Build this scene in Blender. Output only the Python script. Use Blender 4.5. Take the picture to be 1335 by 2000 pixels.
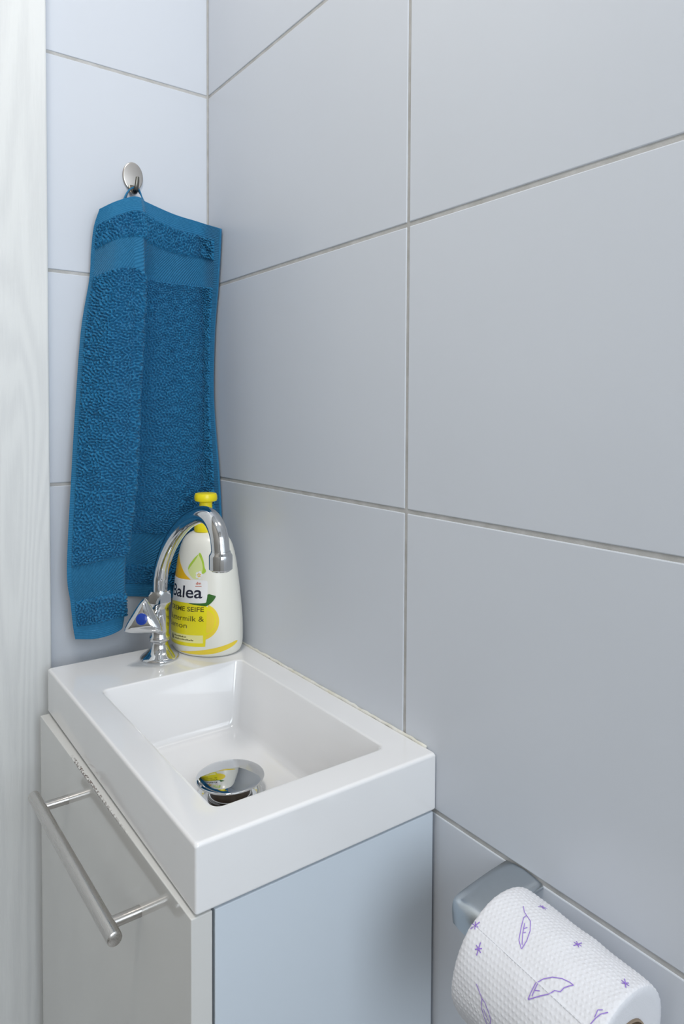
import bpy, bmesh, math, random
import numpy as np
from mathutils import Vector, Matrix

for o in list(bpy.data.objects):
    bpy.data.objects.remove(o, do_unlink=True)
S = bpy.context.scene
COL = S.collection

# ---------------------------------------------------------------- camera
YAW, PITCH, ROLL = 0.62751, -0.03276, 0.00493
F_PX, PP_SHIFT = 1372.87, -150.65
d = Vector((math.cos(PITCH)*math.sin(YAW), math.cos(PITCH)*math.cos(YAW), math.sin(PITCH)))
r = Vector((math.cos(YAW), -math.sin(YAW), 0))
u = r.cross(d)
r2 = math.cos(ROLL)*r + math.sin(ROLL)*u
u2 = -math.sin(ROLL)*r + math.cos(ROLL)*u
cam_data = bpy.data.cameras.new('camera')
cam_data.sensor_fit = 'VERTICAL'
cam_data.sensor_height = 36.0
cam_data.sensor_width = 36.0*1335/2000
cam_data.lens = F_PX/2000*36.0
cam_data.shift_y = PP_SHIFT/2000
cam_data.clip_start = 0.01
cam = bpy.data.objects.new('camera', cam_data)
COL.objects.link(cam)
M = Matrix((r2, u2, -d)).transposed().to_4x4()
M.translation = Vector((-0.41618, -0.88456, 1.14198))
cam.matrix_world = M
S.camera = cam

# ---------------------------------------------------------------- light
S.view_settings.view_transform = 'Standard'
S.view_settings.look = 'None'
S.view_settings.exposure = 0.10
S.view_settings.gamma = 1.0
S.view_settings.use_curve_mapping = False
W = bpy.data.worlds.new('world'); S.world = W
W.use_nodes = True
W.node_tree.nodes['Background'].inputs[0].default_value = (0.75, 0.85, 1.0, 1)
W.node_tree.nodes['Background'].inputs[1].default_value = 0.3

def area(name, loc, rot, sx, sy, power, color):
    l = bpy.data.lights.new(name, 'AREA'); l.shape = 'RECTANGLE'; l.size = sx; l.size_y = sy
    l.energy = power; l.color = color
    o = bpy.data.objects.new(name, l); o.location = loc; o.rotation_euler = rot; COL.objects.link(o)
    return o
# daylight coming in at the window behind the photographer
area('window_daylight', (-0.40, -1.770, 1.47), (math.radians(90), 0, 0), 0.62, 0.92, 12.5, (0.84, 0.925, 1.0))
# the round ceiling lamp
lamp_l = bpy.data.lights.new('ceiling_lamp_light', 'AREA'); lamp_l.shape = 'DISK'; lamp_l.size = 0.26
lamp_l.energy = 7.6; lamp_l.color = (1.0, 0.96, 0.90)
lamp_o = bpy.data.objects.new('ceiling_lamp_light', lamp_l); lamp_o.location = (-0.45, -0.62, 2.325); COL.objects.link(lamp_o)

# ---------------------------------------------------------------- helpers
ORG = {}
def empty(name, loc):
    o = bpy.data.objects.new(name, None); o.empty_display_size = 0.03
    o.location = loc; COL.objects.link(o); ORG[o.name] = np.array(loc, float)
    return o
def tag(o, label=None, cat=None, group=None, kind=None):
    if label: o['label'] = label
    if cat: o['category'] = cat
    if group: o['group'] = group
    if kind: o['kind'] = kind
    return o
def obj(name, verts, faces, mat=None, parent=None, smooth=True, auto=None, origin=None):
    """mesh from world coordinates; parts are stored relative to their thing's base"""
    verts = np.asarray(verts, float)
    if parent is not None: org = ORG[parent.name]
    elif origin is not None: org = np.array(origin, float)
    else: org = np.zeros(3)
    me = bpy.data.meshes.new(name)
    me.from_pydata((verts-org).tolist(), [], [list(map(int, f)) for f in faces])
    me.validate(); me.update()
    bm = bmesh.new(); bm.from_mesh(me); bmesh.ops.recalc_face_normals(bm, faces=bm.faces); bm.to_mesh(me); bm.free()
    return link(name, me, mat, parent, org, smooth, auto)
def link(name, me, mat, parent, org, smooth=True, auto=None):
    if mat is not None:
        me.materials.clear(); me.materials.append(mat)
    if smooth:
        me.polygons.foreach_set('use_smooth', [True]*len(me.polygons))
        if auto: me.set_sharp_from_angle(angle=math.radians(auto))
    o = bpy.data.objects.new(name, me); COL.objects.link(o)
    if parent is not None:
        o.parent = parent; ORG[o.name] = ORG[parent.name]
    else:
        o.location = tuple(org); ORG[o.name] = np.array(org, float)
    return o
def box_bm(a, b, bev=0.0, seg=2):
    a = np.minimum(a, b) if False else np.array(a, float); b = np.array(b, float)
    lo, hi = np.minimum(a, b), np.maximum(a, b)
    bm = bmesh.new(); bmesh.ops.create_cube(bm, size=1)
    for v in bm.verts:
        v.co = Vector(lo + (np.array(v.co)+0.5)*(hi-lo))
    if bev > 0:
        bmesh.ops.bevel(bm, geom=list(bm.edges), offset=bev, segments=seg, profile=0.5, affect='EDGES')
    return bm
def box(name, a, b, mat, parent=None, bev=0.001, seg=2, origin=None, xf=None):
    bm = box_bm(a, b, bev, seg)
    if xf: 
        for v in bm.verts: v.co = xf(v.co)
    vs = np.array([v.co[:] for v in bm.verts]); bm.verts.index_update()
    fs = [[v.index for v in f.verts] for f in bm.faces]; bm.free()
    return obj(name, vs, fs, mat, parent, False, None, origin)
def loft(rings, cap0=True, cap1=True, closed=False):
    n = len(rings[0]); v = np.concatenate([np.asarray(q, float) for q in rings]); f = []
    m = len(rings)
    for i in range(m if closed else m-1):
        j = (i+1) % m
        for k in range(n):
            l = (k+1) % n
            f.append((i*n+k, i*n+l, j*n+l, j*n+k))
    if not closed:
        if cap0: f.append(tuple(range(n-1, -1, -1)))
        if cap1: f.append(tuple(range((m-1)*n, m*n)))
    return v, f
def lathe(profile, c, n=48, axis=(0, 0, 1), cap0=True, cap1=True):
    """profile: (radius, distance along axis)"""
    ax = np.array(axis, float); ax /= np.linalg.norm(ax)
    e1 = np.cross(ax, [0.3, 0.2, 0.93]) if abs(ax[2]) < .9 else np.array([1., 0, 0])
    e1 -= ax*(e1@ax); e1 /= np.linalg.norm(e1); e2 = np.cross(ax, e1)
    t = np.linspace(0, 2*np.pi, n, endpoint=False)
    ring = np.outer(np.cos(t), e1)+np.outer(np.sin(t), e2)
    return loft([np.array(c)+ax*h+ring*max(q, 1e-5) for q, h in profile], cap0, cap1)
def tube(path, rad, n=20, caps=True):
    P = np.array(path, float); rr = np.broadcast_to(np.array(rad, float), (len(P),))
    T = np.gradient(P, axis=0); T /= np.linalg.norm(T, axis=1)[:, None]
    e = np.cross(T[0], [0, 0, 1.0]); 
    if np.linalg.norm(e) < .1: e = np.cross(T[0], [1.0, 0, 0])
    rings = []; t = np.linspace(0, 2*np.pi, n, endpoint=False)
    for p, tt, q in zip(P, T, rr):
        e = e - tt*(e@tt); e /= np.linalg.norm(e); g = np.cross(tt, e)
        rings.append(p+q*(np.outer(np.cos(t), e)+np.outer(np.sin(t), g)))
    return loft(rings, caps, caps)
def crspline(P, m):
    """Catmull-Rom through the points P (k,3), m samples per span"""
    P = np.array(P, float); k = len(P); out = []
    Q = np.concatenate([[2*P[0]-P[1]], P, [2*P[-1]-P[-2]]])
    for i in range(k-1):
        p0, p1, p2, p3 = Q[i:i+4]
        for t in np.linspace(0, 1, m, endpoint=False):
            out.append(.5*((2*p1)+(-p0+p2)*t+(2*p0-5*p1+4*p2-p3)*t*t+(-p0+3*p1-3*p2+p3)*t**3))
    out.append(P[-1])
    return np.array(out)
def rrect(x0, x1, y0, y1, rad, z, n=6):
    pts = []
    for cx, cy, a in ((x1-rad, y1-rad, 0), (x0+rad, y1-rad, 90), (x0+rad, y0+rad, 180), (x1-rad, y0+rad, 270)):
        for k in range(n+1):
            t = math.radians(a+90*k/n); pts.append((cx+rad*math.cos(t), cy+rad*math.sin(t), z))
    return np.array(pts)

# ---------------------------------------------------------------- materials
def mat(name, col, rough=0.5, metal=0.0, coat=0.0, spec=0.5, sss=0.0):
    m = bpy.data.materials.new(name); m.use_nodes = True
    b = m.node_tree.nodes['Principled BSDF']
    b.inputs['Base Color'].default_value = (*col, 1)
    b.inputs['Roughness'].default_value = rough
    b.inputs['Metallic'].default_value = metal
    b.inputs['Coat Weight'].default_value = coat
    b.inputs['Coat Roughness'].default_value = 0.05
    b.inputs['Specular IOR Level'].default_value = spec
    return m
def N(m, t): return m.node_tree.nodes.new(t)
def L(m, a, b): m.node_tree.links.new(a, b)
def B(m): return m.node_tree.nodes['Principled BSDF']
def coords(m, scale=(1, 1, 1), kind='Object'):
    tc = N(m, 'ShaderNodeTexCoord'); mp = N(m, 'ShaderNodeMapping'); mp.inputs['Scale'].default_value = scale
    L(m, tc.outputs[kind], mp.inputs['Vector']); return mp.outputs['Vector']
def noise(m, vec, scale, detail=3, rough=0.5, dist=0.0):
    n = N(m, 'ShaderNodeTexNoise'); n.inputs['Scale'].default_value = scale; n.inputs['Detail'].default_value = detail
    n.inputs['Roughness'].default_value = rough; n.inputs['Distortion'].default_value = dist
    L(m, vec, n.inputs['Vector']); return n.outputs['Fac']
def ramp(m, fac, stops):
    n = N(m, 'ShaderNodeValToRGB'); e = n.color_ramp.elements
    e[0].position, e[0].color = stops[0][0], (*stops[0][1], 1)
    e[1].position, e[1].color = stops[-1][0], (*stops[-1][1], 1)
    for p, c in stops[1:-1]:
        q = e.new(p); q.color = (*c, 1)
    L(m, fac, n.inputs['Fac']); return n.outputs['Color']
def bump(m, h, strength=0.3, dist=0.001):
    n = N(m, 'ShaderNodeBump'); n.inputs['Strength'].default_value = strength; n.inputs['Distance'].default_value = dist
    L(m, h, n.inputs['Height']); L(m, n.outputs['Normal'], B(m).inputs['Normal'])

m_tile = mat('tile_glaze', (0.60, 0.635, 0.68), 0.30, spec=0.45)
v = coords(m_tile)
L(m_tile, ramp(m_tile, noise(m_tile, v, 3.0, 2), [(0.3, (0.605, 0.636, 0.692)), (0.7, (0.635, 0.666, 0.722))]), B(m_tile).inputs['Base Color'])
bump(m_tile, noise(m_tile, v, 9.0, 2), 0.10, 0.004)
m_grout = mat('grout', (0.50, 0.50, 0.50), 0.9, spec=0.2)
v = coords(m_grout)
L(m_grout, ramp(m_grout, noise(m_grout, v, 60, 4), [(0.3, (0.42, 0.415, 0.40)), (0.7, (0.54, 0.535, 0.53))]), B(m_grout).inputs['Base Color'])
bump(m_grout, noise(m_grout, v, 700, 3), 0.4, 0.0006)
m_paint = mat('white_wall_paint', (0.74, 0.73, 0.71), 0.75)
m_beige = mat('darkened_left_wall', (0.31, 0.285, 0.25), 0.7)  # unseen wall, darkened in place of an open dark doorway to dim bounce
m_ceil = mat('ceiling_paint', (0.80, 0.80, 0.80), 0.85)
m_floor = mat('floor_tile', (0.33, 0.33, 0.33), 0.45)
L(m_floor, ramp(m_floor, noise(m_floor, coords(m_floor), 12, 5), [(0.3, (0.64, 0.635, 0.63)), (0.7, (0.73, 0.725, 0.715))]), B(m_floor).inputs['Base Color'])

m_wood = mat('white_woodgrain', (0.80, 0.82, 0.83), 0.5, spec=0.35)
nz = noise(m_wood, coords(m_wood, (1, 1, 0.085)), 15, 1.5, 0.4, 0.3)
sc_ = N(m_wood, 'ShaderNodeMath'); sc_.operation = 'MULTIPLY'; sc_.inputs[1].default_value = 95.0; L(m_wood, nz, sc_.inputs[0])
sn = N(m_wood, 'ShaderNodeMath'); sn.operation = 'SINE'; L(m_wood, sc_.outputs[0], sn.inputs[0])
fine = noise(m_wood, coords(m_wood, (1, 1, 0.05)), 520, 4, 0.6)
mx = N(m_wood, 'ShaderNodeMath'); mx.operation = 'MULTIPLY_ADD'; mx.inputs[1].default_value = 0.30
L(m_wood, sn.outputs[0], mx.inputs[0]); L(m_wood, fine, mx.inputs[2])
L(m_wood, ramp(m_wood, mx.outputs[0], [(0.15, (0.69, 0.70, 0.70)), (0.75, (0.745, 0.755, 0.75))]), B(m_wood).inputs['Base Color'])
bump(m_wood, mx.outputs[0], 0.30, 0.0006)

m_sink = mat('white_mineral_cast', (0.815, 0.81, 0.815), 0.10, coat=0.5, spec=0.5)
m_sealant = mat('old_silicone', (0.72, 0.70, 0.62), 0.45)
v = coords(m_sealant)
L(m_sealant, ramp(m_sealant, noise(m_sealant, v, 55, 5, 0.7), [(0.24, (0.16, 0.12, 0.06)), (0.30, (0.68, 0.65, 0.52)), (0.6, (0.78, 0.77, 0.73))]), B(m_sealant).inputs['Base Color'])
m_cab = mat('white_cabinet_lacquer', (0.61, 0.67, 0.735), 0.28, spec=0.5)
m_door = mat('gloss_door_front', (0.66, 0.655, 0.635), 0.10, coat=0.5, spec=0.5)
# chipped, rust-brown veneer along the upper rim of the front
tc = N(m_door, 'ShaderNodeTexCoord'); sp = N(m_door, 'ShaderNodeSeparateXYZ'); L(m_door, tc.outputs['Object'], sp.inputs[0])
def mrange(m, src, a, b, c=0.0, e=1.0):
    n = N(m, 'ShaderNodeMapRange'); n.inputs['From Min'].default_value = a; n.inputs['From Max'].default_value = b
    n.inputs['To Min'].default_value = c; n.inputs['To Max'].default_value = e
    L(m, src, n.inputs['Value']); return n.outputs['Result']
def mul(m, a, b):
    n = N(m, 'ShaderNodeMath'); n.operation = 'MULTIPLY'; L(m, a, n.inputs[0]); L(m, b, n.inputs[1]); return n.outputs[0]
DOOR_O = (-0.2190, -0.252, 0.798)   # door object's own origin (top rim, middle)
edge = mrange(m_door, sp.outputs['Z'], -0.0014, -0.0009)
edgx = mrange(m_door, sp.outputs['X'], -0.0072, -0.0078)
alongA = mrange(m_door, sp.outputs['Y'], -0.100, 0.030)
alongB = mrange(m_door, sp.outputs['Y'], 0.085, 0.065)
speck = mrange(m_door, noise(m_door, tc.outputs['Object'], 330, 4, 0.75), 0.50, 0.52)
msk = mul(m_door, mul(m_door, mul(m_door, edge, edgx), mul(m_door, alongA, alongB)), speck)
mixc = N(m_door, 'ShaderNodeMix'); mixc.data_type = 'RGBA'
mixc.inputs['A'].default_value = (0.66, 0.655, 0.635, 1); mixc.inputs['B'].default_value = (0.07, 0.028, 0.012, 1)
L(m_door, msk, mixc.inputs['Factor']); L(m_door, mixc.outputs['Result'], B(m_door).inputs['Base Color'])
m_dark = mat('cabinet_gap_shade', (0.03, 0.03, 0.035), 0.6)  # near-black that paints the shade in the gap behind the door
m_chrome = mat('chrome', (0.62, 0.63, 0.64), 0.035, metal=1.0)
m_chrome2 = mat('worn_chrome', (0.50, 0.54, 0.57), 0.30, metal=1.0)
bump(m_chrome2, noise(m_chrome2, coords(m_chrome2), 900, 3), 0.12, 0.0003)
m_steel = mat('brushed_steel', (0.56, 0.54, 0.52), 0.30, metal=1.0)
v = coords(m_steel, (1, 0.02, 1))
L(m_steel, mrange(m_steel, noise(m_steel, v, 1500, 2), 0.3, 0.7, 0.24, 0.40), B(m_steel).inputs['Roughness'])
bump(m_steel, noise(m_steel, v, 1800, 2), 0.10, 0.0002)
m_steel2 = mat('turned_steel', (0.56, 0.54, 0.52), 0.28, metal=1.0)
m_hook = mat('satin_nickel', (0.52, 0.49, 0.46), 0.32, metal=1.0)
m_prong = mat('nickel_dark_reflection', (0.16, 0.15, 0.13), 0.30, metal=1.0)  # same metal as the plate; its dark reflection is put into the colour
m_rubber = mat('black_rubber', (0.012, 0.011, 0.010), 0.3)
m_brown = mat('dark_brown_stem', (0.05, 0.028, 0.012), 0.28, spec=0.6)
m_blue = mat('blue_dot_enamel', (0.010, 0.045, 0.32), 0.22)

def terry(name, c0, c1, rough=0.95):
    m = mat(name, c0, rough, spec=0.15)
    B(m).inputs['Sheen Weight'].default_value = 0.25
    B(m).inputs['Sheen Roughness'].default_value = 0.5
    B(m).inputs['Sheen Tint'].default_value = (0.5, 0.72, 0.9, 1)
    L(m, ramp(m, noise(m, coords(m), 420, 4), [(0.3, c0), (0.7, c1)]), B(m).inputs['Base Color'])
    return m
m_terry = terry('blue_terry', (0.010, 0.110, 0.245), (0.030, 0.225, 0.435))
bump(m_terry, noise(m_terry, coords(m_terry), 900, 3), 0.8, 0.0012)
m_band = terry('blue_woven_twill', (0.018, 0.140, 0.285), (0.026, 0.170, 0.335), 0.85)
uvv = coords(m_band, (1, 1, 1), 'UV')
w1 = N(m_band, 'ShaderNodeTexWave'); w1.wave_type = 'BANDS'; w1.bands_direction = 'DIAGONAL'; w1.inputs['Scale'].default_value = 165
L(m_band, uvv, w1.inputs['Vector']); bump(m_band, w1.outputs['Fac'], 0.8, 0.0010)
m_hem = terry('blue_hem', (0.018, 0.145, 0.295), (0.028, 0.175, 0.345), 0.9)
uvh = coords(m_hem, (1, 1, 1), 'UV')
w2 = N(m_hem, 'ShaderNodeTexWave'); w2.wave_type = 'BANDS'; w2.bands_direction = 'Y'; w2.inputs['Scale'].default_value = 130
L(m_hem, uvh, w2.inputs['Vector']); bump(m_hem, w2.outputs['Fac'], 0.5, 0.0007)

m_bottle = mat('cream_white_plastic', (0.82, 0.81, 0.74), 0.28, spec=0.5)
m_yellow = mat('yellow_plastic', (0.86, 0.72, 0.010), 0.33)
m_pyel = mat('print_yellow', (0.86, 0.75, 0.015), 0.3)
m_pyel2 = mat('print_pale_yellow', (0.88, 0.83, 0.36), 0.3)
m_porange = mat('print_lemon_orange', (0.86, 0.50, 0.015), 0.3)
m_pgold = mat('print_gold', (0.88, 0.66, 0.05), 0.3)
m_pwhite = mat('print_white', (0.86, 0.86, 0.87), 0.3)
m_pnavy = mat('print_navy', (0.012, 0.014, 0.035), 0.3)
m_polive = mat('print_dark_olive', (0.10, 0.085, 0.012), 0.3)
m_pgreen = mat('print_green', (0.035, 0.14, 0.02), 0.3)
m_plime = mat('print_lime', (0.42, 0.62, 0.06), 0.3)
m_plime2 = mat('print_pale_lime', (0.72, 0.80, 0.36), 0.3)
m_pred = mat('print_red', (0.55, 0.10, 0.03), 0.3)
m_paper = mat('tissue_paper', (0.735, 0.735, 0.765), 0.95, spec=0.1)
bump(m_paper, noise(m_paper, coords(m_paper), 900, 4), 0.35, 0.0005)
m_core = mat('cardboard_core', (0.33, 0.25, 0.18), 0.9)
m_purple = mat('purple_print', (0.30, 0.17, 0.62), 0.8)
m_glass = mat('window_glass', (1, 1, 1), 0.0)
B(m_glass).inputs['Transmission Weight'].default_value = 1.0
m_lampglass = mat('opal_glass', (0.9, 0.9, 0.88), 0.3)

# ---------------------------------------------------------------- the room
XL, YF, ZC = -1.02, -1.72, 2.42
TH = 0.2555; TZ0 = 0.03090
def structure(o): o['kind'] = 'structure'; return o
def wbox(name, a, b, m, org=None):
    o = box(name, a, b, m, None, 0.0, origin=org if org else tuple((np.array(a)+np.array(b))/2)); return structure(o)
floor = wbox('floor', (XL-0.1, YF-0.1, -0.08), (0.12, 0.12, 0.0), m_floor)
ceiling = wbox('ceiling', (XL-0.1, YF-0.1, ZC), (0.12, 0.12, ZC+0.08), m_ceil)
wall_right = wbox('wall_right', (0.0008, YF-0.1, 0), (0.12, 0.12, ZC), m_grout, (0, 0, 0))
wall_back = wbox('wall_back', (XL-0.1, 0.0008, 0), (0.0008, 0.12, ZC), m_grout, (0, 0, 0))
wall_left = wbox('wall_left', (XL-0.1, YF-0.1, 0), (XL, 0.0012, ZC), m_beige)
# front wall (behind the photographer) with its window opening
wx0, wx1, wz0, wz1 = -0.74, -0.06, 0.97, 1.97
wf = empty('wall_front', (-0.4, YF, 0)); structure(wf)
for a, b in (((XL, YF-0.1, 0), (0.0012, YF, wz0)), ((XL, YF-0.1, wz1), (0.0012, YF, ZC)),
             ((XL, YF-0.1, wz0), (wx0, YF, wz1)), ((wx1, YF-0.1, wz0), (0.0012, YF, wz1))):
    box('wall_panel', a, b, m_paint, wf, 0.0)
win = empty('window_1', (-0.4, YF-0.03, wz0)); structure(win)
fr = 0.045
for a, b in (((wx0, YF-0.07, wz0), (wx1, YF-0.01, wz0+fr)), ((wx0, YF-0.07, wz1-fr), (wx1, YF-0.01, wz1)),
             ((wx0, YF-0.07, wz0+fr), (wx0+fr, YF-0.01, wz1-fr)), ((wx1-fr, YF-0.07, wz0+fr), (wx1, YF-0.01, wz1-fr))):
    box('window_frame', a, b, m_pwhite, win, 0.003)

box('window_pane', (wx0+fr, YF-0.068, wz0+fr), (wx1-fr, YF-0.064, wz1-fr), m_glass, win, 0.0)

# tiles, each a slab of its own proud of the grout
G = 0.0038
zs = [0.0]+[TZ0+TH*k for k in range(0, 10) if TZ0+TH*k < ZC-0.02]+[ZC]
TILE_CACHE = {}
def tile(parent, lo, hi, axis):
    size = tuple(np.round(np.array(hi)-np.array(lo), 4))
    key = (axis, size)
    if key not in TILE_CACHE:
        bm = box_bm((0, 0, 0), size, 0.0009, 2)
        me = bpy.data.meshes.new('tile'); bm.to_mesh(me); bm.free(); me.materials.append(m_tile)
        TILE_CACHE[key] = me
    o = bpy.data.objects.new('tile', TILE_CACHE[key]); COL.objects.link(o); o.parent = parent; o.location = lo
    return o
ys = [0.0, -0.4088, -0.8118, -1.2148, -1.6178, YF]
for i in range(len(zs)-1):
    za, zb_ = zs[i]+(G/2 if i else 0), zs[i+1]-G/2
    for j in range(len(ys)-1):
        ya = ys[j]-(G/2 if j else 0.0012); yb_ = ys[j+1]+G/2
        if ya-yb_ > 0.01: tile(wall_right, (0.0, yb_, za), (0.006, ya, zb_), 'x')
    tile(wall_back, (-0.2300, 0.0, za), (-0.0016, 0.006, zb_), 'y')

# door casing beside the basin, door leaf beyond it
CX = -0.2105
c1 = structure(box('trim_1', (CX-0.075, -0.020, 0), (CX, 0.0, 2.10), m_wood, None, 0.002, origin=(CX-0.037, 0, 0)))
c2 = structure(box('trim_2', (CX-0.80, -0.020, 0), (CX-0.73, 0.0, 2.10), m_wood, None, 0.002, origin=(CX-0.76, 0, 0)))
c3 = structure(box('trim_3', (CX-0.80, -0.020, 2.1005), (CX, 0.0, 2.17), m_wood, None, 0.002, origin=(CX-0.4, 0, 2.10)))
dr = empty('door_1', (CX-0.40, 0.0, 0.005)); structure(dr)
box('door_leaf', (CX-0.7295, -0.012, 0.005), (CX-0.0755, 0.0, 2.0995), m_wood, dr, 0.002)
hv, hf = tube([(CX-0.66, -0.012, 1.02), (CX-0.66, -0.05, 1.02), (CX-0.655, -0.056, 1.02), (CX-0.645, -0.058, 1.02), (CX-0.54, -0.058, 1.02)], 0.009, 14)
obj('door_handle', hv, hf, m_steel, dr)

# ceiling lamp
lp = empty('ceiling_lamp', (-0.45, -0.62, ZC)); tag(lp, 'round opal glass ceiling lamp above the small basin', 'lamp')
v_, f_ = lathe([(0.15, 0), (0.15, -0.02), (0.145, -0.03)], (-0.45, -0.62, ZC), 48); obj('lamp_base', v_, f_, m_pwhite, lp, auto=40)
v_, f_ = lathe([(0.14, -0.031), (0.138, -0.05), (0.12, -0.072), (0.08, -0.085), (0.0, -0.09)], (-0.45, -0.62, ZC), 48, cap1=False); obj('lamp_shade', v_, f_, m_lampglass, lp)

# ---------------------------------------------------------------- basin
SX0, SX1, SY0, SY1, SZ0, SZ1 = -0.2227, -0.0006, -0.4519, -0.0519, 0.8005, 0.8500
sink = empty('hand_basin', (-0.1115, -0.252, SZ0)); tag(sink, 'small white rectangular hand basin on top of the cabinet', 'basin')
def ring_o(ins, z, rad): return rrect(SX0+ins, SX1-ins, SY0+ins, SY1-ins, rad, z, 8)
BX0, BX1, BY0, BY1 = -0.1925, -0.0312, -0.4185, -0.1515
def ring_i(ins, z, rad): return rrect(BX0+ins, BX1-ins, BY0+ins, BY1-ins, rad, z, 8)
rings = [ring_o(0.014, 0.7992, 0.002), ring_o(0.0015, 0.8005, 0.002), ring_o(0.0004, 0.8010, 0.002), ring_o(0, 0.8020, 0.002), ring_o(0, 0.8024, 0.002), ring_o(0, 0.8468, 0.002), ring_o(0, 0.8474, 0.002)]
for k in range(1, 6):
    t = math.radians(90*k/5); rings.append(ring_o(0.0026*(1-math.cos(t)), 0.8474+0.0026*math.sin(t), 0.003))
rings.append(ring_o(0.0031, 0.8500, 0.003)); rings.append(ring_i(-0.0030, 0.8500, 0.0095))
for k in range(1, 6):
    t = math.radians(78*k/5); rings.append(ring_i(-0.0018+0.0018*math.sin(t), 0.8500-0.0018*(1-math.cos(t)), 0.0085))
DEP = 0.7770
for k, (ins, z) in enumerate(((0.0004, 0.8460), (0.0015, 0.8420), (0.0080, 0.8060), (0.0118, 0.7870), (0.0132, 0.7815), (0.0160, 0.7787), (0.0200, 0.7776), (0.026, 0.7772))):
    rings.append(ring_i(ins, z, 0.0085 if k < 4 else 0.010))
DC = np.array([-0.1119, -0.2850, 0.0])
base = rings[-1]; ang = np.arctan2(base[:, 1]-DC[1], base[:, 0]-DC[0])
hole = np.stack([DC[0]+0.034*np.cos(ang), DC[1]+0.034*np.sin(ang), np.full(len(ang), 0.7745)], 1)
for t in (0.35, 0.7): 
    q = base*(1-t)+hole*t; rings.append(q)
rings.append(hole)
rings.append(np.stack([DC[0]+0.031*np.cos(ang), DC[1]+0.031*np.sin(ang), np.full(len(ang), 0.7735)], 1))
rings.append(np.stack([DC[0]+0.021*np.cos(ang), DC[1]+0.021*np.sin(ang), np.full(len(ang), 0.7725)], 1))
rings.append(np.stack([DC[0]+0.021*np.cos(ang), DC[1]+0.021*np.sin(ang), np.full(len(ang), 0.7500)], 1))
rings.append(np.stack([DC[0]+0.027*np.cos(ang), DC[1]+0.027*np.sin(ang), np.full(len(ang), 0.7500)], 1))
rings.append(ring_i(0.014, 0.7680, 0.012)); rings.append(ring_i(0.002, 0.7760, 0.012)); rings.append(ring_i(-0.006, 0.7992, 0.012))
v_, f_ = loft(rings, closed=True); obj('basin_body', v_, f_, m_sink, sink, auto=60)
# silicone joint along the tiled wall
random.seed(4)
path = [(-0.0012+random.uniform(-.0003, .0003), y, 0.8505+random.uniform(-.0003, .0004)) for y in np.linspace(SY0+0.012, SY1, 60)]
v_, f_ = tube(path, [0.0015+random.uniform(-.0003, .0003) for _ in path], 10); obj('sealant_bead', v_, f_, m_sealant, sink)

# pop-up drain
dp = empty('popup_drain', (DC[0], DC[1], 0.7725)); tag(dp, 'raised round chrome pop-up plug with dark stem inside the basin', 'drain plug')
v_, f_ = lathe([(0.0205, 0.0012), (0.0300, 0.0012), (0.0315, 0.0020), (0.0310, 0.0030), (0.0290, 0.0038), (0.0220, 0.0022), (0.0205, 0.0012)], (DC[0], DC[1], 0.7735), 56, cap0=False, cap1=False); obj('flange', v_, f_, m_chrome, dp)
v_, f_ = lathe([(0.0, 0.0), (0.0185, 0.0), (0.0192, 0.002), (0.0192, 0.0125), (0.0185, 0.0140), (0.0, 0.0140)], (DC[0], DC[1], 0.7700), 48, cap0=False, cap1=False); obj('stem', v_, f_, m_brown, dp, auto=40)
v_, f_ = lathe([(0.0, 0.0), (0.0170, 0.0), (0.0195, 0.0010), (0.0198, 0.0025), (0.0150, 0.0040), (0, 0.0040)], (DC[0], DC[1], 0.7842), 48, cap0=False, cap1=False); obj('rubber_seal', v_, f_, m_rubber, dp, auto=50)
for zz, rr_ in ((0.7840, 0.0196), (0.7752, 0.0196)):
    t = np.linspace(0, 2*np.pi, 60)
    v_, f_ = lathe([(rr_-0.0006, 0), (rr_+0.0003, 0.0002), (rr_+0.0003, 0.0009), (rr_-0.0006, 0.0011)], (DC[0], DC[1], zz), 48, cap0=False, cap1=False); obj('chrome_ring', v_, f_, m_chrome, dp)
tl = np.array([-0.012, 0.006, 1.0]); tl /= np.linalg.norm(tl)
prof = [(0.0, -0.0022), (0.0200, -0.0020), (0.0300, -0.0008), (0.0322, 0.0002), (0.0327, 0.0010), (0.0324, 0.0016), (0.0315, 0.0020)]
prof += [(q, 0.0020+0.0027*(1-(q/0.0315)**2)) for q in (0.028, 0.024, 0.020, 0.015, 0.010, 0.005, 0.0)]
v_, f_ = lathe(prof, (DC[0], DC[1], 0.7905), 72, axis=tl, cap0=False, cap1=False); obj('plug_cap', v_, f_, m_chrome, dp)

# ---------------------------------------------------------------- vanity cabinet under the basin
CZ0 = 0.26
cab = empty('vanity_cabinet', (-0.11, -0.252, CZ0)); tag(cab, 'white glossy vanity cabinet with bar handle below the basin', 'cabinet')
cx0, cx1, cy0, cy1, cz1 = -0.2079, -0.0035, -0.4514, -0.0530, 0.7990
box('side_panel', (cx0, cy0, CZ0), (cx1, cy0+0.016, cz1), m_cab, cab, 0.0006)
box('side_panel', (cx0, cy1-0.016, CZ0), (cx1, cy1, cz1), m_cab, cab, 0.0006)
box('bottom_panel', (cx0, cy0+0.016, CZ0), (cx1, cy1-0.016, CZ0+0.016), m_cab, cab, 0.0006)
box('back_panel', (cx1-0.006, cy0+0.016, CZ0+0.016), (cx1, cy1-0.016, 0.74), m_cab, cab, 0.0006)
box('gap_shade_sheet', (cx0-0.0006, cy0+0.004, CZ0+0.002), (cx0+0.012, cy1-0.004, 0.795), m_dark, cab, 0.0005)  # added dark sheet across the front, standing in for shade in the door gap
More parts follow.
